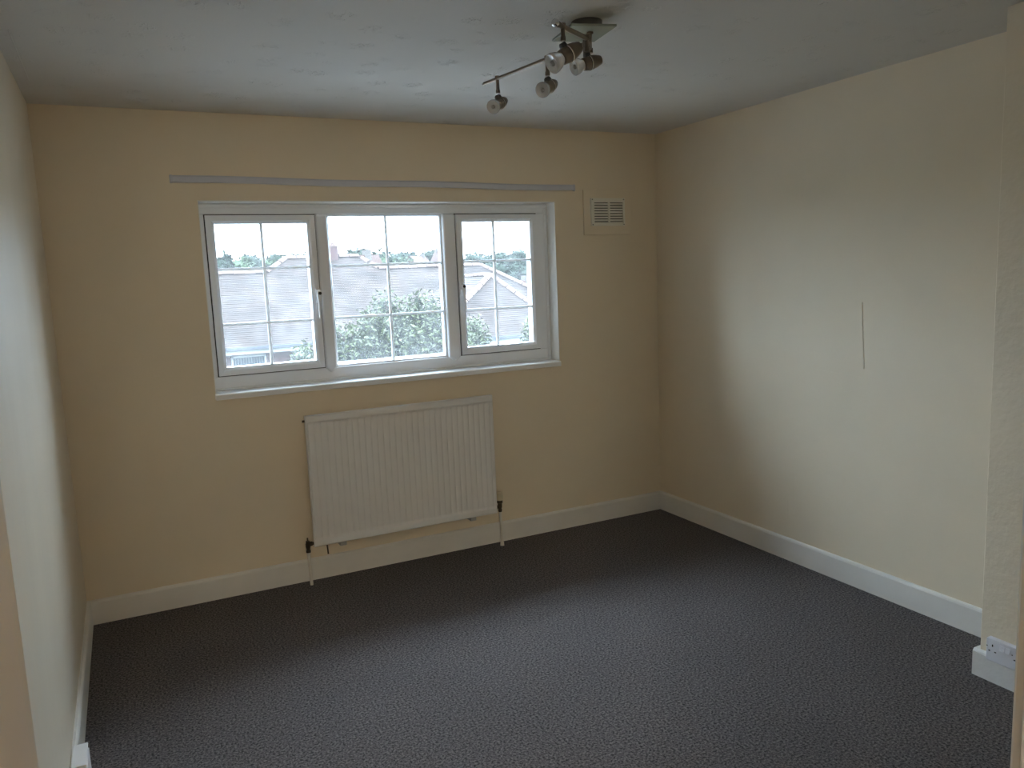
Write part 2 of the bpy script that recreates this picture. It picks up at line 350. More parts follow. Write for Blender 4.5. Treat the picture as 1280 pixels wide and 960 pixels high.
def glaze(gx0, gx1, gz0, gz1, vx, hz, parent, y):
    xs = [gx0, vx, gx1]; zs = [gz0]+list(hz)+[gz1]
    for i in range(2):
        for k in range(3):
            x0 = xs[i]; x1 = xs[i+1]; z0 = zs[k]; z1 = zs[k+1]
            part(MB().box(x0, x1, y+.006, y+.010, z0, z1), 'pane', M['glass'], parent)
    def bar(mb): part(mb, 'glazing_bar', M['bar'], parent, .004)
    for z in hz: bar(MB().box(gx0, gx1, y+.001, y+.0055, z-GW/2, z+GW/2)); bar(MB().box(gx0, gx1, y+.0105, y+.014, z-GW/2, z+GW/2))
    for k in range(3):
        z0 = zs[k]+(GW/2 if k else 0); z1 = zs[k+1]-(GW/2 if k < 2 else 0)
        bar(MB().box(vx-GW/2, vx+GW/2, y+.001, y+.0055, z0, z1)); bar(MB().box(vx-GW/2, vx+GW/2, y+.0105, y+.014, z0, z1))
HZ = (1.380, 1.658)
def handle(x, z, parent, lean):
    h = MB().box(x-.013, x+.013, .077, .0865, z-.045, z+.030)
    ho = part(h, 'handle', M['upvc'], parent, .004)
    lv = MB().prism([(x-.008, z+.020), (x-.012, z+.010), (x-.010, z-.014), (x-.006+lean*.4, z-.05), (x-.005+lean, z-.128), (x+.005+lean, z-.128), (x+.007+lean*.4, z-.05), (x+.012, z-.014), (x+.013, z+.010), (x+.008, z+.020)], 1, .046, .060)
    lv.box(x-.009, x+.009, .060, .077, z-.01, z+.014)
    part(lv, 'lever', M['upvc'], parent, .004)
    part(MB().lathe((x+.002, .046, z+.006), (0, -1, 0), [(0, .0085), (.003, .0085)], 14), 'key_lock', M['hole'], parent)
def casement(x0, x1, hx, vx, lean):
    c = parent_keep(tag(empty('casement', (x0, .094, SZ0)), 'opening casement of the window'), win)
    c.matrix_parent_inverse = Matrix.Translation(-win.location)
    # dark shadow gap gasket behind the casement edge
    for mbr in mitred_ring(x0+.005, x1-.005, SZ0+.005, SZ1-.005, .041, .086, .155):
        part(mbr, 'casement_bar', M['upvc'], c, .0015)
    g = .046
    glaze(x0+g-.004, x1-g+.004, SZ0+g-.004, SZ1-g+.004, vx, HZ, c, .100)
    handle(hx, 1.512, c, lean)
    gk = MB()
    for (a, b_, z0, z1) in ((x0, x0+.005, SZ0, SZ1), (x1-.005, x1, SZ0, SZ1), (x0, x1, SZ0, SZ0+.005), (x0, x1, SZ1-.005, SZ1)):
        gk.box(a, b_, .1015, .150, z0, z1)
    part(gk, 'gasket', M['upvc_dark'], c)
    return c
casement(LX0, LX1, 1.222, .962, -.004); casement(RX0, RX1, 2.044, 2.270, .006)
for mbr in mitred_ring(MX0-.001, MX1+.001, SZ0-.002, SZ1+.002, .014, .112, .150): part(mbr, 'glazing_bead', M['upvc'], win, .001)
glaze(MX0+.012, MX1-.012, SZ0+.010, SZ1-.010, 1.626, HZ, win, .114)

# added fill lamp, out of view on the landing, brightening the window wall
def glow_mat(name, col, strength):
    m = bpy.data.materials.new(name); m.use_nodes = True; b = m.node_tree.nodes['Principled BSDF']
    b.inputs['Base Color'].default_value = (.8, .78, .74, 1); b.inputs['Emission Color'].default_value = (*col, 1); b.inputs['Emission Strength'].default_value = strength
    return m
M['opal'] = glow_mat('fill_glow_glass', (1, .90, .76), 4.1)
wl = tag(empty('added_fill_lamp', (.24, -5.3, 1.75)), 'added unseen globe lamp on the landing filling the window wall with light', 'lamp')
part(MB().lathe((.24, -5.2995, 1.72), (0, 1, 0), [(0, .05), (.012, .05), (.02, .03)], 24), 'back_plate', M['chrome'], wl)
part(MB().tube((.24, -5.285, 1.72), (.24, -5.16, 1.72), .010).tube((.24, -5.16, 1.71), (.24, -5.16, 1.66), .012), 'fill_lamp_arm', M['chrome'], wl)
part(MB().lathe((.24, -5.16, 1.725), (0, 0, 1), [(.13*(1-math.cos(a)), .13*math.sin(a)) for a in [PI*k/14 for k in range(1, 14)]], 24), 'fill_globe', M['opal'], wl)

# ------------------------------------------------------------------ radiator
rad = tag(empty('radiator', (1.595, -.09, .205)), 'white fluted panel radiator mounted on the wall below the window', 'radiator')
X0, X1, Z0, Z1, YF = 1.066, 2.124, .206, .901, -.100
def flute_panel():
    NX = 31; xm, zm = .016, .040; mb = MB()
    xs = [X0+.0035, X0+xm]; N = NX*6
    xs = [X0, X0+.004] + [X0+xm + (X1-X0-2*xm)*i/N for i in range(N+1)] + [X1-.004, X1]
    zs = [Z0, Z0+.004, Z0+.030, Z0+.036, Z0+.041, Z0+.047, Z0+.055] + [Z0+.055+(Z1-Z0-.11)*k/4 for k in range(1, 4)] + [Z1-.055, Z1-.047, Z1-.041, Z1-.036, Z1-.030, Z1-.004, Z1]
    vs = []
    for z in zs:
        e = min(1, max(0, (min(z-Z0, Z1-z)-.032)/.012)); e = e*e*(3-2*e)
        for x in xs:
            u = (x-X0-xm)/(X1-X0-2*xm)
            edge = min(x-X0, X1-x, z-Z0, Z1-z) < .002
            d = 0
            if 0 <= u <= 1:
                c = .5-.5*math.cos(2*PI*u*NX); d = (.0105 - .0042*c**.35)*e
            vs.append((x, YF + (.004 if edge else 0) + d, z))
    nx = len(xs)
    fs = [(r*nx+i, r*nx+i+1, (r+1)*nx+i+1, (r+1)*nx+i) for r in range(len(zs)-1) for i in range(nx-1)]
    mb.add(vs, fs, True)
    # sides and back
    n = len(vs); y2 = YF+.020
    rim = [i for i in range(nx)] + [r*nx+nx-1 for r in range(1, len(zs))] + [(len(zs)-1)*nx+i for i in range(nx-2, -1, -1)] + [r*nx for r in range(len(zs)-2, 0, -1)]
    k = len(mb.v); back = [(vs[i][0], y2, vs[i][2]) for i in rim]
    mb.v += back; L = len(rim)
    for i in range(L): mb.f.append((rim[i], rim[(i+1) % L], k+(i+1) % L, k+i)); mb.sm.append(False)
    mb.f.append(tuple(k+i for i in range(L))); mb.sm.append(False)
    return mb
part(flute_panel(), 'panel', M['radiator'], rad)
part(MB().box(X0+.01, X1-.01, YF+.020, YF+.026, Z0+.01, Z1-.01), 'rear_skin', M['radiator'], rad)
for x in (X0+.14, X1-.16): part(MB().box(x, x+.035, YF+.026, -.001, Z0-.028, Z1-.04), 'wall_bracket', M['bracket'], rad, .002)
# lockshield valve
vx = X0-.030; vy = -.078
v1 = part(MB().lathe((vx, vy, .178), (0, 0, 1), [(0, .012), (.012, .012), (.013, .009), (.030, .0125), (.048, .0125), (.050, .010), (.062, .010), (.063, .004), (.078, .004)], 14), 'lockshield_valve', M['brass_dark'], rad)
sub(MB().lathe((vx, vy, .222), (1, 0, 0), [(0, .008), (.010, .008), (.011, .012), (.022, .012), (.023, .008), (.040, .008)], 12), 'union_nut', M['brass_dark'], v1)
part(MB().tube((vx, vy, .178), (vx+.004, vy, 0), .0085), 'pipe_tail', M['pipe'], rad)
vx2 = X1+.026
v2 = part(MB().lathe((vx2, vy, .205), (0, 0, 1), [(0, .010), (.014, .012), (.016, .009), (.030, .013), (.052, .013), (.054, .017), (.070, .017)], 14), 'valve_body', M['brass_dark'], rad)
sub(MB().lathe((vx2-.028, vy, .235), (1, 0, 0), [(0, .008), (.006, .011), (.014, .011), (.016, .007), (.030, .007)], 12), 'union_nut', M['brass_dark'], v2)
hd = MB(); n = 32; prof = [(0, .0185), (.006, .020), (.040, .019), (.047, .015), (.049, .006)]
vs = []
for (t, r) in prof:
    for k in range(n):
        rr = r*(1-.06*(k % 2)); a = 2*PI*k/n; vs.append((vx2+rr*math.cos(a), vy+rr*math.sin(a), .275+t))
hd.add(vs, [(i*n+k, i*n+(k+1) % n, (i+1)*n+(k+1) % n, (i+1)*n+k) for i in range(len(prof)-1) for k in range(n)] + [tuple(range(n)), tuple((len(prof)-1)*n+k for k in range(n))])
tag(sub(hd, 'valve_cap', M['valve_cap'], v2), 'ribbed cream plastic valve cap')
part(MB().tube((vx2, vy, .206), (vx2+.004, vy, .014), .0075).lathe((vx2+.004, vy, 0), (0, 0, 1), [(0, .012), (.018, .011), (.024, .008)], 12), 'pipe_tail', M['pipe'], rad)
part(MB().lathe((X0-.012, -.085, Z1-.028), (1, 0, 0), [(0, .006), (.013, .006)], 10), 'bleed_plug', M['brass_dark'], rad)
part(MB().tube((1.150, -.008, .178), (1.150, -.022, .130), .004, 8), 'bracket_screw', M['brass_dark'], rad)

# ------------------------------------------------------------------ curtain rail, vent
cr = tag(empty('curtain_rail', (.557, -.01, 2.085)), 'long pale grey curtain track fixed above the window', 'curtain rail')
def railpt(t): return .557+t*2.193, 2.0860-.0185*t
mb = MB(); vs = []; NS = 12
pr = [(-.001, -.0165), (-.016, -.0165), (-.018, -.010), (-.018, .010), (-.014, .0165), (-.001, .0165)]
for i in range(NS+1):
    x, z = railpt(i/NS); z += .003*math.sin(i*1.1)
    vs += [(x, y, z+dz) for (y, dz) in pr]
mb.add(vs, [(i*6+k, i*6+(k+1) % 6, (i+1)*6+(k+1) % 6, (i+1)*6+k) for i in range(NS) for k in range(6)] + [(5, 4, 3, 2, 1, 0), tuple(NS*6+k for k in range(6))])
part(mb, 'track', M['rail'], cr)
for t in (0, 1):
    x, z = railpt(t); s = -1 if t == 0 else 1
    part(MB().box(min(x, x+s*.012), max(x, x+s*.012), -.020, -.001, z-.019, z+.019), 'end_stop', M['rail'], cr, .003)

vt = tag(empty('air_vent', (2.99, 0, 1.79)), 'ivory louvred vent grille on a cream backing board beside the window', 'vent')
part(MB().box(2.820, 3.162, -.010, -.0005, 1.790, 2.058), 'backing_board', M['wall'], vt, .003)
GX0, GX1, GZ0, GZ1 = 2.868, 3.110, 1.843, 2.008
part(MB().box(GX0+.012, GX1-.012, -.0125, -.0105, GZ0+.012, GZ1-.012), 'duct_opening', M['vent_dark'], vt)
gm = part(MB().box(GX0, GX1, -.020, -.010, GZ1-.025, GZ1).box(GX0, GX1, -.020, -.010, GZ0, GZ0+.012).box(GX0, GX0+.022, -.020, -.010, GZ0+.012, GZ1-.025)
          .box(GX1-.012, GX1, -.020, -.010, GZ0+.012, GZ1-.025).box(2.990, 3.002, -.020, -.010, GZ0+.012, GZ1-.025), 'grille_frame', M['vent_white'], vt)
rows = 8; h0 = GZ0+.012; hh = (GZ1-.025-h0)/rows
for k in range(rows):
    for (a, c) in ((GX0+.022, 2.990), (3.002, GX1-.012)):
        z = h0+k*hh
        part(MB().prism([(-.020, z), (-.0180, z), (-.0130, z+hh*.62), (-.0150, z+hh*.72)], 0, a, c), 'louvre_slat', M['vent_white'], vt)
for x in (GX0+.010, GX1-.008):
    for z in (GZ0+.008, GZ1-.008): part(MB().lathe((x, -.020, z), (0, -1, 0), [(0, .0035), (.0015, .003)], 8), 'screw', M['vent_dark'], vt)

# ------------------------------------------------------------------ double socket on the pier
so = tag(empty('wall_socket', (PX, -2.484, .13)), 'white double switched wall socket on the plaster pier', 'socket')
SY0, SY1, SZa, SZb = -2.411, -2.557, .086, .172
part(MB().box(PX-.026, PX, SY1, SY0, SZa, SZb), 'faceplate', M['socket'], so, .003)
def slot(y, z, w, h): part(MB().box(PX-.0268, PX-.0258, y-w/2, y+w/2, z-h/2, z+h/2), 'pin_hole', M['hole'], so)
for c in (-2.435, -2.527):
    slot(c, .148, .004, .009); slot(c+.011, .126, .0065, .004); slot(c-.011, .126, .0065, .004); slot(c+.020, .142, .0035, .0035)
for c in (-2.470, -2.492):
    part(MB().add([(PX-.026, c-.008, .138), (PX-.033, c-.008, .141), (PX-.0275, c-.008, .160), (PX-.026, c-.008, .160),
                   (PX-.026, c+.008, .138), (PX-.033, c+.008, .141), (PX-.0275, c+.008, .160), (PX-.026, c+.008, .160)],
                  [(0, 1, 2, 3), (4, 7, 6, 5), (0, 4, 5, 1), (1, 5, 6, 2), (2, 6, 7, 3), (3, 7, 4, 0)]), 'rocker_switch', M['socket'], so)

# cable box on the left skirting
jb = tag(empty('cable_box', (.018, -1.30, .04)), 'small white cable junction box on the skirting of the sheeny wall', 'cable box')
part(MB().box(.0172, .044, -1.495, -1.362, .012, .119), 'box_base', M['box_white'], jb, .002)
part(MB().box(.004, .047, -1.498, -1.360, .1192, .127), 'box_lid', M['box_white'], jb, .002)
part(MB().box(.044, .049, -1.490, -1.367, .02, .112), 'front_cover', M['box_white'], jb, .002)
part(MB().tube((.035, -1.40, .016), (.05, -1.42, .002), .004, 8), 'cable', M['box_white'], jb)

# ------------------------------------------------------------------ ceiling light
cl = tag(empty('ceiling_spotlight', (1.765, -1.76, RH)), 'bronze four-spot ceiling light with a square glass plate and angled arms', 'ceiling light')
LC = Vector((1.770, -1.765, 0))
part(MB().lathe((LC.x, LC.y, RH), (0, 0, -1), [(0, .052), (.020, .052), (.026, .046), (.028, .03)], 40), 'ceiling_rose', M['dark_metal'], cl)
gp = [(1.700, -1.652), (1.845, -1.690), (1.822, -1.866), (1.676, -1.824)]
part(MB().prism(gp, 2, 2.362, 2.370), 'glass_plate', M['plate_glass'], cl, .001)
part(MB().lathe((LC.x, LC.y-.018, 2.362), (0, 0, -1), [(0, .011), (.006, .011), (.007, .006), (.050, .006), (.051, .009), (.066, .009)], 16), 'stem', M['bronze'], cl)
ZB = 2.306
A0 = Vector((1.535, -1.984, ZB)); A1 = Vector((1.692, -1.890, ZB)); C0 = Vector((1.766, -1.790, ZB)); B0 = Vector((1.712, -1.836, ZB)); B1 = Vector((1.622, -1.262, ZB))
part(MB().tube(A0, A1, .008).lathe(A0+(A1-A0)*.02, A0-A1, [(0, .008), (.010, .0095), (.016, .0075), (.020, .002)], 14), 'arm', M['bronze'], cl)
part(MB().tube(B0, B1, .0065).lathe(B1, B1-B0, [(0, .0065), (.006, .007), (.010, .004), (.020, .0025)], 12), 'arm', M['bronze'], cl)
part(MB().tube(A1+Vector((0, 0, .004)), C0+Vector((0, 0, .002)), .005), 'link_arm', M['bronze'], cl)
part(MB().lathe((1.704, -1.864, ZB+.012), (0, 0, -1), [(0, .010), (.004, .0115), (.060, .0115), (.064, .008)], 14), 'hinge_post', M['bronze'], cl)
part(MB().lathe((A0.x-.012, A0.y-.007, ZB), (A0-A1), [(0, .0095), (.006, .012), (.013, .0115), (.018, .007)], 16), 'end_cap', M['chrome'], cl)
def head(foot, top, d, s=1.0):
    """stem from the bar, knuckle, tapered lampholder in two halves, clip band and reflector bulb"""
    foot = Vector(foot); d = Vector(d).normalized()
    st_ = part(MB().lathe((foot.x, foot.y, top), (0, 0, -1), [(-.009, .0095), (.0, .0095), (.004, .0062), (top-foot.z-.014, .0068), (top-foot.z-.012, .0085), (top-foot.z, .0085)], 14), 'head_stem', M['bronze'], cl)
    part(MB().lathe(foot+Vector((0, 0, -.014)) - d*.010, d, [(0, .006), (.002, .0105), (.018, .0105), (.020, .006)], 14), 'knuckle', M['dark_metal'], cl)
    c = foot + Vector((0, 0, -.014)) - d.cross(d.cross(Vector((0, 0, 1)))).normalized()*-.0  # centre above the holder
    dn = Vector((0, 0, -1)); dn = (dn - d*dn.dot(d)).normalized()
    o = foot + Vector((0, 0, -.010)) + dn*.030*s - d*.052*s
    L = lambda prof: [(t*s, r*s) for t, r in prof]
    lh = part(MB().lathe(o, d, L([(0, .010), (.003, .0165), (.022, .0225), (.046, .0265), (.048, .0255)]), 24), 'lampholder', M['bronze'], cl)
    sub(MB().lathe(o, d, L([(.047, .0245), (.055, .0245)]), 24), 'clip_band', M['black'], lh)
    sub(MB().lathe(o, d, L([(.049, .0275), (.053, .0275)]), 24), 'clip_ring', M['chrome'], lh)
    sub(MB().lathe(o, d, L([(.054, .0255), (.058, .0258), (.078, .0225), (.080, .0195)]), 24), 'holder_collar', M['bronze'], lh)
    b_ = part(MB().lathe(o, d, L([(.079, .0175), (.084, .0200), (.096, .0265), (.110, .0305), (.117, .0308), (.120, .0290), (.1190, .025), (.114, .012), (.112, .001)]), 24), 'reflector_bulb', M['bulb'], cl)
    sub(MB().lathe(o, d, L([(.1125, .009), (.119, .008), (.122, .0045)]), 14), 'bulb_capsule', M['bulb_core'], b_)
def on(a, b, t): return a + (b-a)*t
p = on(A0, A1, .12); head((p.x, p.y, 2.264), ZB, (-.86, -.02, -.50))
p = on(A0, A1, .97); head((p.x, p.y, 2.266), ZB, (-.90, .05, -.26), .86)
p = on(B0, B1, .335); head((p.x, p.y, 2.250), ZB, (-.72, -.46, -.36), .86)
p = on(B0, B1, .86); head((p.x, p.y, 2.252), ZB, (-.70, -.48, -.36), .86)

# ================================================================== OUTDOORS
GZ = -3.3
st(MB().add([(-400, -400, GZ), (400, -400, GZ), (400, 500, GZ), (-400, 500, GZ)], [(0, 1, 2, 3)]).build('ground', M['grass']), 'grassy ground outside the window')
fr = tag(empty('flat_roof', (4, 5, GZ)), 'pale painted flat roof of the extension below the window', 'roof')
part(MB().box(-6, 14, .21, 9.0, -.10, .25), 'felt_deck', M['felt'], fr, .02)
part(MB().box(-6, 14, .21, 8.8, GZ, -.10), 'extension_wall', M['brick'], fr)

# ------------------------------------------------------------------ the tiled bungalow
EY, EZ, SLP = 26.0, -.65, .6875
bg = tag(empty('bungalow', (9, 30, GZ)), 'brown tiled brick bungalow with hipped roofs facing the window', 'house')
def course_mesh(pl, z0, z1, xr, gauge=.069, lift=.017):
    """stepped tile courses on a slope; pl(x, z) gives (x, y, z), xr(z) the two ends at that height"""
    mb = MB(); n = int((z1-z0)/gauge)
    for i in range(n):
        za = z0+(z1-z0)*i/n; zb = z0+(z1-z0)*(i+1)/n
        a0, a1 = xr(za); b0, b1 = xr(zb)
        if a1-a0 < .05: continue
        P = [pl(a0, za), pl(a1, za), pl(b1, zb), pl(b0, zb)]
        j = random.uniform(.8, 1.2)*lift
        Q = [Vector(P[0])+Vector((0, 0, j)), Vector(P[1])+Vector((0, 0, j)), Vector(P[2])+Vector((0, 0, .004)), Vector(P[3])+Vector((0, 0, .004))]
        mb.add([P[0], P[1], *Q], [(2, 3, 4, 5), (0, 1, 3, 2)])
    return mb
HX0, HX1, RZ, RY = -6.0, 15.6, 2.10, 30.0
def xr_main(z):
    t = (z-EZ)/(RZ-EZ)
    if z <= RZ: return (HX0-4+4*t, HX1+4-4*t)
    u = (z-RZ)/.58
    return (5.85+1.0*u, 10.65-.6*u)
part(course_mesh(lambda x, z: (x, EY+(z-EZ)/SLP, z), EZ, RZ+.58, xr_main), 'tile_courses', M['tile'], bg)['kind'] = 'stuff'
# rear slopes and hip ends, plain
def face(name, pts, m=M['tile']): return part(MB().add(pts, [tuple(range(len(pts)))]), name, m, bg)
BZ = RZ+.58; BY = EY+(BZ-EZ)/SLP
face('rear_slope', [(HX0, RY, RZ), (HX1, RY, RZ), (HX1+4, 2*RY-EY, EZ), (HX0-4, 2*RY-EY, EZ)])
face('rear_slope', [(6.85, BY, BZ), (10.05, BY, BZ), (10.05, BY+2, BZ-1.4), (6.85, BY+2, BZ-1.4)])
face('hip_slope', [(6.85, BY, BZ), (5.85, RY, RZ), (5.85, BY+2, BZ-1.4), (6.85, BY+2, BZ-1.4)])
face('hip_slope', [(10.05, BY, BZ), (10.65, RY, RZ), (10.65, BY+2, BZ-1.4), (10.05, BY+2, BZ-1.4)])
face('hip_slope', [(HX1, RY, RZ), (HX1+4, EY, EZ), (HX1+4, 2*RY-EY, EZ)])
face('hip_slope', [(HX0, RY, RZ), (HX0-4, EY, EZ), (HX0-4, 2*RY-EY, EZ)])
# wing with a hipped end
AP = Vector((13.75, 25.0, 1.60)); WL = Vector((9.75, 22.0, EZ)); WR = Vector((15.75, 22.3, EZ))
def tri_pl(A, B, C):
    """course plane for a triangular hip end: base A-B, apex C"""
    def pl(s, z):
        t = (z-A.z)/(C.z-A.z); a = A.lerp(C, t); b_ = B.lerp(C, t); return tuple(a.lerp(b_, s))
    return pl
part(course_mesh(tri_pl(WL, WR, AP), EZ, 1.58, lambda z: (0, 1)), 'tile_courses', M['tile'], bg)['kind'] = 'stuff'
VB = Vector((13.75, EY+(1.6-EZ)/SLP, 1.6)); VL = Vector((9.75, EY, EZ)); VR = Vector((15.75, EY, EZ))
def quad_pl(A, B, C, D):
    def pl(s, z):
        t = (z-A.z)/(D.z-A.z); return tuple(A.lerp(D, t).lerp(B.lerp(C, t), s))
    return pl
part(course_mesh(quad_pl(VL, WL, AP, VB), EZ, 1.6, lambda z: (0, 1)), 'tile_courses', M['tile'], bg)['kind'] = 'stuff'
part(course_mesh(quad_pl(WR, VR, VB, AP), EZ, 1.6, lambda z: (0, 1)), 'tile_courses', M['tile'], bg)['kind'] = 'stuff'
# ridge and hip tiles, one object each, sharing one mesh
n = 8; vs = []; fs = []
for (x, r) in ((0, .125), (.42, .115)):
    for k in range(n+1): a = PI*k/n; vs.append((x, r*math.cos(a)*1.1, r*math.sin(a)-.02))
fs = [(k, k+1, n+2+k, n+1+k) for k in range(n)] + [tuple(range(n, -1, -1)), tuple(range(n+1, 2*n+2))]
RT = MB().add(vs, fs).build('ridge_tile', M['ridge']); rtm = RT.data; bpy.data.objects.remove(RT)
def ridge_run(p0, p1, pitch=.43):
    p0 = Vector(p0); p1 = Vector(p1); d = p1-p0; n = max(1, int(d.length/pitch)); d.normalize()
    y = Vector((0, 0, 1)).cross(d).normalized(); z = d.cross(y)
    for i in range(n):
        o = bpy.data.objects.new('ridge_tile', rtm); COL.objects.link(o); o.parent = bg
        q = p0+d*(i*(p1-p0).length/n) + Vector((0, 0, random.uniform(-.012, .012)))
        o.matrix_basis = Matrix.Translation(-bg.location) @ Matrix(((d.x, y.x, z.x, q.x), (d.y, y.y, z.y, q.y), (d.z, y.z, z.z, q.z), (0, 0, 0, 1)))
ridge_run((1.5, RY, RZ), (5.85, RY, RZ)); ridge_run((10.65, RY, RZ), (HX1, RY, RZ))
ridge_run((5.85, RY, RZ), (6.85, BY, BZ)); ridge_run((6.85, BY, BZ), (10.05, BY, BZ)); ridge_run((10.65, RY, RZ), (10.05, BY, BZ))
ridge_run((HX1+4, EY, EZ), (HX1, RY, RZ)); ridge_run(WL, AP); ridge_run(WR, AP); ridge_run(AP, VB)
# chimney
ch = part(MB().box(8.72, 9.06, 30.6, 31.0, 1.2, 3.10), 'chimney', M['brick'], bg)
part(MB().box(8.69, 9.09, 30.57, 31.03, 3.10, 3.17), 'chimney_cap', M['ridge'], bg)
part(MB().lathe((8.89, 30.8, 3.17), (0, 0, 1), [(0, .12), (.10, .10), (.12, .11)], 10), 'chimney_pot', M['ridge'], bg)
# walls, eaves
part(MB().box(HX0-3.6, 10.2, 26.4, 33.6, GZ, EZ), 'house_wall', M['brick'], bg)
part(MB().box(10.2, 15.4, 22.45, 33.6, GZ, EZ), 'wing_wall', M['brick'], bg)
part(MB().box(15.4, HX1+3.6, 26.4, 33.6, GZ, EZ), 'house_wall', M['brick'], bg)
part(MB().box(HX0-4, 9.75, 25.88, 26.0, EZ-.10, EZ-.0), 'gutter', M['gutter'], bg)
part(MB().box(HX0-4, 9.75, 26.0, 26.06, EZ-.26, EZ-.08), 'fascia', M['ext_white'], bg)
part(MB().prism([(9.75, 22.0), (9.75, 21.90), (15.85, 22.20), (15.75, 22.3)], 2, EZ-.10, EZ), 'gutter', M['gutter'], bg)
part(MB().prism([(9.75, 22.06), (9.75, 22.0), (15.75, 22.3), (15.75, 22.36)], 2, EZ-.26, EZ-.08), 'fascia', M['ext_white'], bg)
part(MB().tube((6.55, 26.3, EZ-.1), (6.55, 26.3, GZ), .05), 'downpipe', M['ext_white'], bg)
def house_window(x0, x1, z0, z1, y, nb):
    w = part(MB().box(x0, x1, y-.06, y, z1-.07, z1).box(x0, x1, y-.08, y, z0, z0+.08).box(x0, x0+.07, y-.06, y, z0, z1).box(x1-.07, x1, y-.06, y, z0, z1)
             .box(x0+.07, x1-.07, y-.05, y, z0+(z1-z0)*.42, z0+(z1-z0)*.42+.09), 'house_window', M['ext_white'], bg)
    def sub(mb, nm, m):
        o = mb.build(nm, m); o.parent = w; o.matrix_parent_inverse = Matrix.Translation(-bg.location) @ Matrix(); return o
    sub(MB().box(x0+.07, x1-.07, y-.012, y-.006, z0+.08, z1-.07), 'pane', M['ext_pane'])
    for k in range(nb):
        x = x0+.10+(x1-x0-.20)*(k+.5)/nb; wd = (x1-x0)/nb*random.uniform(.22, .42)
        sub(MB().box(x-wd/2, x+wd/2, y-.022, y-.014, z0+.10+random.uniform(0, .1), z1-.09), 'blind_slat', M['blind'])
for (a, c, z0, z1, nb) in ((3.75, 5.0, -2.0, -.98, 11), (5.9, 6.35, -1.9, -.98, 3), (7.2, 8.6, -2.0, -.98, 8), (1.0, 2.4, -2.0, -.98, 8)):
    house_window(a, c, z0, z1, 26.4, nb)
house_window(12.2, 13.9, -2.0, -.98, 22.45, 9)
for o in bg.children:
    for c in o.children: c.matrix_parent_inverse = Matrix()

# ------------------------------------------------------------------ trees
def leaf_cloud(blobs, n, size, seed, shell=.55):
    rnd = random.Random(seed); mb = MB(); vol = [b_[3]*b_[4]*b_[5] for b_ in blobs]
    for i in range(n):
        b_ = rnd.choices(blobs, vol)[0]
        u = Vector((rnd.gauss(0, 1), rnd.gauss(0, 1), rnd.gauss(0, 1))).normalized()*(shell+(1-shell)*rnd.random()**.6)*rnd.uniform(.9, 1.12)
        c = Vector((b_[0]+u.x*b_[3], b_[1]+u.y*b_[4], b_[2]+u.z*b_[5]))
        ax = Vector((rnd.gauss(0, 1), rnd.gauss(0, 1), rnd.gauss(0, .8))).normalized(); sd = ax.orthogonal().normalized()
        sd = (sd*math.cos(i) + ax.cross(sd)*math.sin(i)); nn = ax.cross(sd)
        s = size*rnd.uniform(.6, 1.3)
        mb.add([c-ax*s, c+sd*s*.45+nn*s*.12, c+ax*s, c-sd*s*.45+nn*s*.12], [(0, 1, 2), (0, 2, 3)])
    return mb
def garden_tree(x, y, blobs, n, seed, label, trunk_r=.09):
    t = tag(empty('garden_tree', (x, y, GZ)), label, 'tree')
    bl = [(x+b_[0], y+b_[1], b_[2], b_[3], b_[4], b_[5]) for b_ in blobs]
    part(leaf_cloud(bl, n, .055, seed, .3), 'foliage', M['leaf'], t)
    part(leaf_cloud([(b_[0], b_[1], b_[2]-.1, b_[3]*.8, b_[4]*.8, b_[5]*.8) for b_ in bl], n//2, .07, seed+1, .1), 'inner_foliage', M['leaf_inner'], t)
    br = MB().lathe((x, y, GZ), (0, 0, 1), [(0, trunk_r*1.3), (1.2, trunk_r), (2.6, trunk_r*.7)], 8)
    for b_ in bl:
        br.tube((x, y, GZ+2.0), (b_[0], b_[1], b_[2]+b_[5]*.6), trunk_r*.3, 6)
    part(br, 'trunk', M['bark'], t)
    return t
garden_tree(5.4, 12.0, [(0, 0, .25, 1.1, 1.0, .75), (-.85, .1, .05, .8, .8, .65), (-1.75, 0, .0, .45, .6, .45), (.85, 0, .40, .8, .8, .70), (-.1, 0, .85, .45, .45, .55), (.65, 0, .85, .50, .5, .50),
    (-.2, 0, -.75, 2.0, 1.1, .8), (1.25, 0, -.3, .8, .7, .8), (-.55, 0, .70, .20, .3, .40), (-1.25, 0, .5, .2, .25, .35), (1.25, 0, .75, .3, .3, .4)], 17000, 3,
    'bushy leafy garden tree in front of the bungalow and nearest its eaves')
garden_tree(8.35, 14.4, [(0, 0, -.05, .42, .5, .65), (-.30, 0, -.3, .5, .5, .6), (0, 0, -1.1, .8, .7, .8)], 4500, 5, 'small upright leafy tree before the hipped wing of the bungalow', .06)
garden_tree(9.15, 12.4, [(0, 0, .1, .42, .5, .6), (.2, 0, -.5, .6, .6, .6)], 2600, 8, 'pale leafy sapling at the outer corner of the hipped wing', .05)

SPOTS = [(9, 30, 12)]
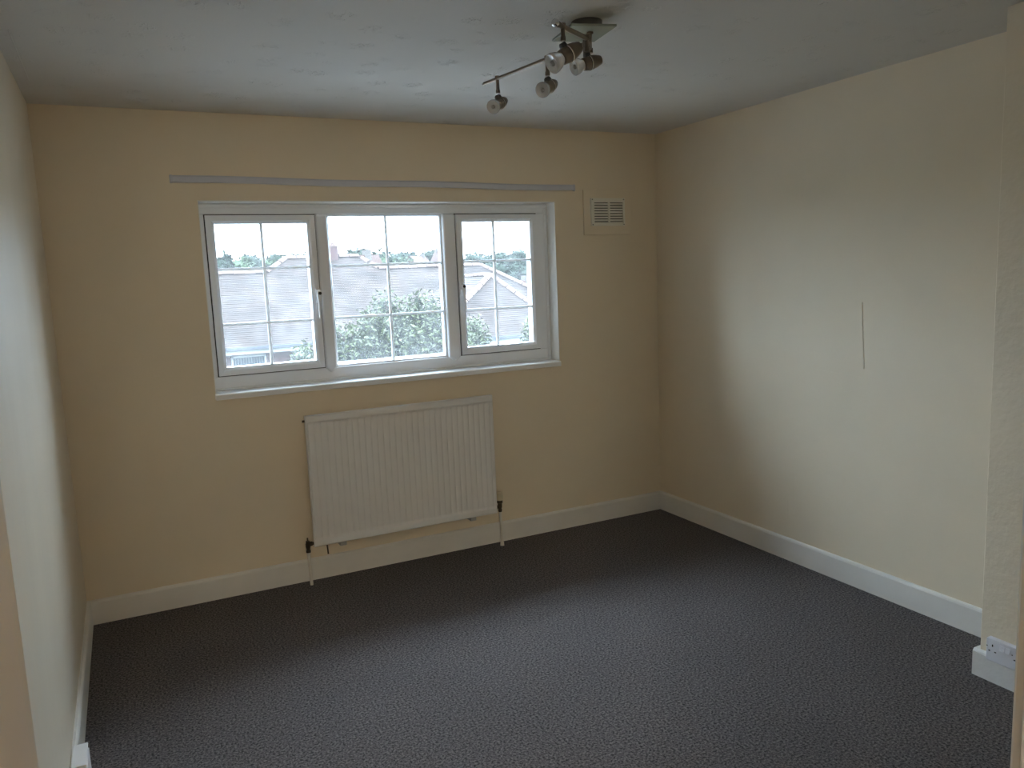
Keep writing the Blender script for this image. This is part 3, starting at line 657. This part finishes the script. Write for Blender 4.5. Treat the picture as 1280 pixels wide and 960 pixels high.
# far houses on the slope
def far_house(px, py_top, dist, w, label, rot):
    r = rt*((px-640)/FPX) + up*((480-py_top)/FPX) + fw; P = CAM + r*((dist-CAM.y)/r.y)
    SPOTS.append((P.x, dist, w*.85))
    e = tag(empty('distant_house', (P.x, dist, GZ)), label, 'house'); e.rotation_euler = (0, 0, rot)
    hz = P.z-GZ; wl = hz*.55; d = w*.8
    MB().box(-w/2, w/2, -d/2, d/2, 0, wl).build('house_wall', M['far_wall'], e)
    MB().prism([(-d/2-.4, wl-.2), (d/2+.4, wl-.2), (0, hz)], 0, -w/2-.3, w/2+.3).build('roof', M['far_roof'], e)
    MB().box(w*.3, w*.3+.45, -.3, .3, hz-1, hz+.35).build('chimney', M['far_wall'], e)
    for k in (-.3, 0, .3): MB().box(w*k-.5, w*k+.5, -d/2-.05, -d/2+.02, wl-1.9, wl-.6).build('window', M['ext_pane'], e)
far_house(434, 319, 55, 5, 'pinkish roofed house behind the bungalow chimney', .3)
far_house(522, 320, 110, 7, 'red gabled house among the dark skyline trees', .9)
far_house(551, 312, 125, 5, 'narrow red house at the end of the skyline trees', 1.57)
far_house(641, 351, 48, 5, 'low red roofed house beyond the hipped wing', .5)

def far_tree_mesh(seed, m, blobs, n):
    mb = leaf_cloud(blobs, n, .34, seed, .7)
    o = mb.build('crown', m)
    # opaque lumpy heart so that the crown is dense
    hb = MB()
    for b_ in blobs: hb.lathe((b_[0], b_[1], b_[2]-b_[5]*.85), (0, 0, 1), [(b_[5]*.85*(1-math.cos(a)), .85*b_[3]*math.sin(a)) for a in [PI*i/6 for i in range(7)]], 9)
    h = hb.build('inner_crown', m)
    t = MB().lathe((0, 0, 0), (0, 0, 1), [(0, .35), (2, .25), (5, .15)], 7).build('trunk', M['bark'])
    return o, h, t
PROTO = []
for k, (m, bl) in enumerate(((M['leaf_far'], [(0, 0, 5, 2.6, 2.6, 2.6), (1.6, 0, 4.2, 1.7, 1.7, 1.7), (-1.7, .3, 4.4, 1.8, 1.8, 1.8), (.3, 0, 6.6, 1.5, 1.5, 1.4)]),
                            (M['leaf_far2'], [(0, 0, 4.6, 2.4, 2.4, 2.9), (1.2, .5, 3.6, 1.6, 1.6, 1.6), (-1.2, 0, 3.5, 1.7, 1.7, 1.6)]),
                            (M['leaf_far'], [(0, 0, 4.2, 1.6, 1.6, 3.4), (.4, 0, 6.5, .9, .9, 1.4), (-.7, 0, 3.0, 1.3, 1.3, 1.6)]))):
    PROTO.append([o for o in far_tree_mesh(20+k, m, bl, 900)])
FL = ['broad dark hazy tree on the wooded skyline %s', 'rounded mid green tree on the wooded skyline %s', 'tall narrow dark tree on the wooded skyline %s']
def far_tree(px, py_top, dist, kind, wscale=1.0, lab=None):
    """placed on its own ground spot at real distance; height from the skyline it reaches"""
    r = rt*((px-640)/FPX) + up*((480-py_top)/FPX) + fw
    h0 = [7.9, 7.4, 7.8][kind]; gz = GZ
    while True:                       # step back until the crown stands clear of its neighbours
        P = CAM + r*((dist-CAM.y)/r.y); s = max(.35, (P.z-gz)/h0); rad_ = [4.3, 3.4, 2.6][kind]*s*wscale
        if all(abs(P.x-q[0]) > rad_+q[2] or abs(dist-q[1]) > rad_+q[2] for q in SPOTS): break
        dist += 4
    SPOTS.append((P.x, dist, rad_))
    e = empty('distant_tree', (P.x, dist, gz)); e.scale = (s*wscale, s*wscale, s); e.rotation_euler = (0, 0, random.uniform(0, 6.28))
    where = 'above the low bungalow ridge' if px < 400 else 'beyond the hipped wing' if px > 580 else 'above the long bungalow ridge'
    tag(e, lab or FL[kind] % where, 'tree', None if lab else 'trees on the skyline '+where)
    for o in PROTO[kind]:
        c = o.copy(); COL.objects.link(c); c.parent = e; c.name = o.name.split('.')[0]
    return e
spec = [(268, 322, 120, 2, 1), (281, 316, 120, 2, .8), (296, 322, 140, 1, 1.3), (312, 319, 150, 0, 1.2), (328, 321, 150, 1, 1.2), (342, 317, 150, 0, 1.1), (357, 318, 160, 0, 1.2), (372, 317, 160, 0, 1.2), (386, 314, 170, 0, 1.2),
        (437, 314, 90, 0, .8), (453, 311, 90, 0, 1.5, 'broad dark domed tree behind the pinkish roofed house'), (470, 318, 75, 1, 1.1, 'light green rounded tree before the dark domed tree'), (478, 313, 80, 2, .8), (491, 319, 120, 0, 1.3), (503, 315, 130, 0, 1.3), (515, 315, 130, 0, 1.2), (505, 323, 100, 1, 1.1),
        (533, 315, 120, 0, 1.2), (543, 312, 120, 0, 1.2), (551, 311, 120, 2, 1), (588, 317, 70, 0, 1.1), (609, 319, 70, 0, 1.1), (627, 315, 140, 0, 1.4), (645, 313, 150, 0, 1.4), (656, 317, 150, 1, 1.2), (668, 314, 150, 0, 1.2),
        (624, 327, 57, 0, 1.15), (640, 330, 59, 0, 1.1), (654, 338, 57, 0, 1.1), (666, 336, 60, 0, 1.0), (646, 358, 40, 1, .9), (660, 355, 40, 1, .9)]
for a in spec: far_tree(*a)
for tr in PROTO:
    for o in tr: bpy.data.objects.remove(o)
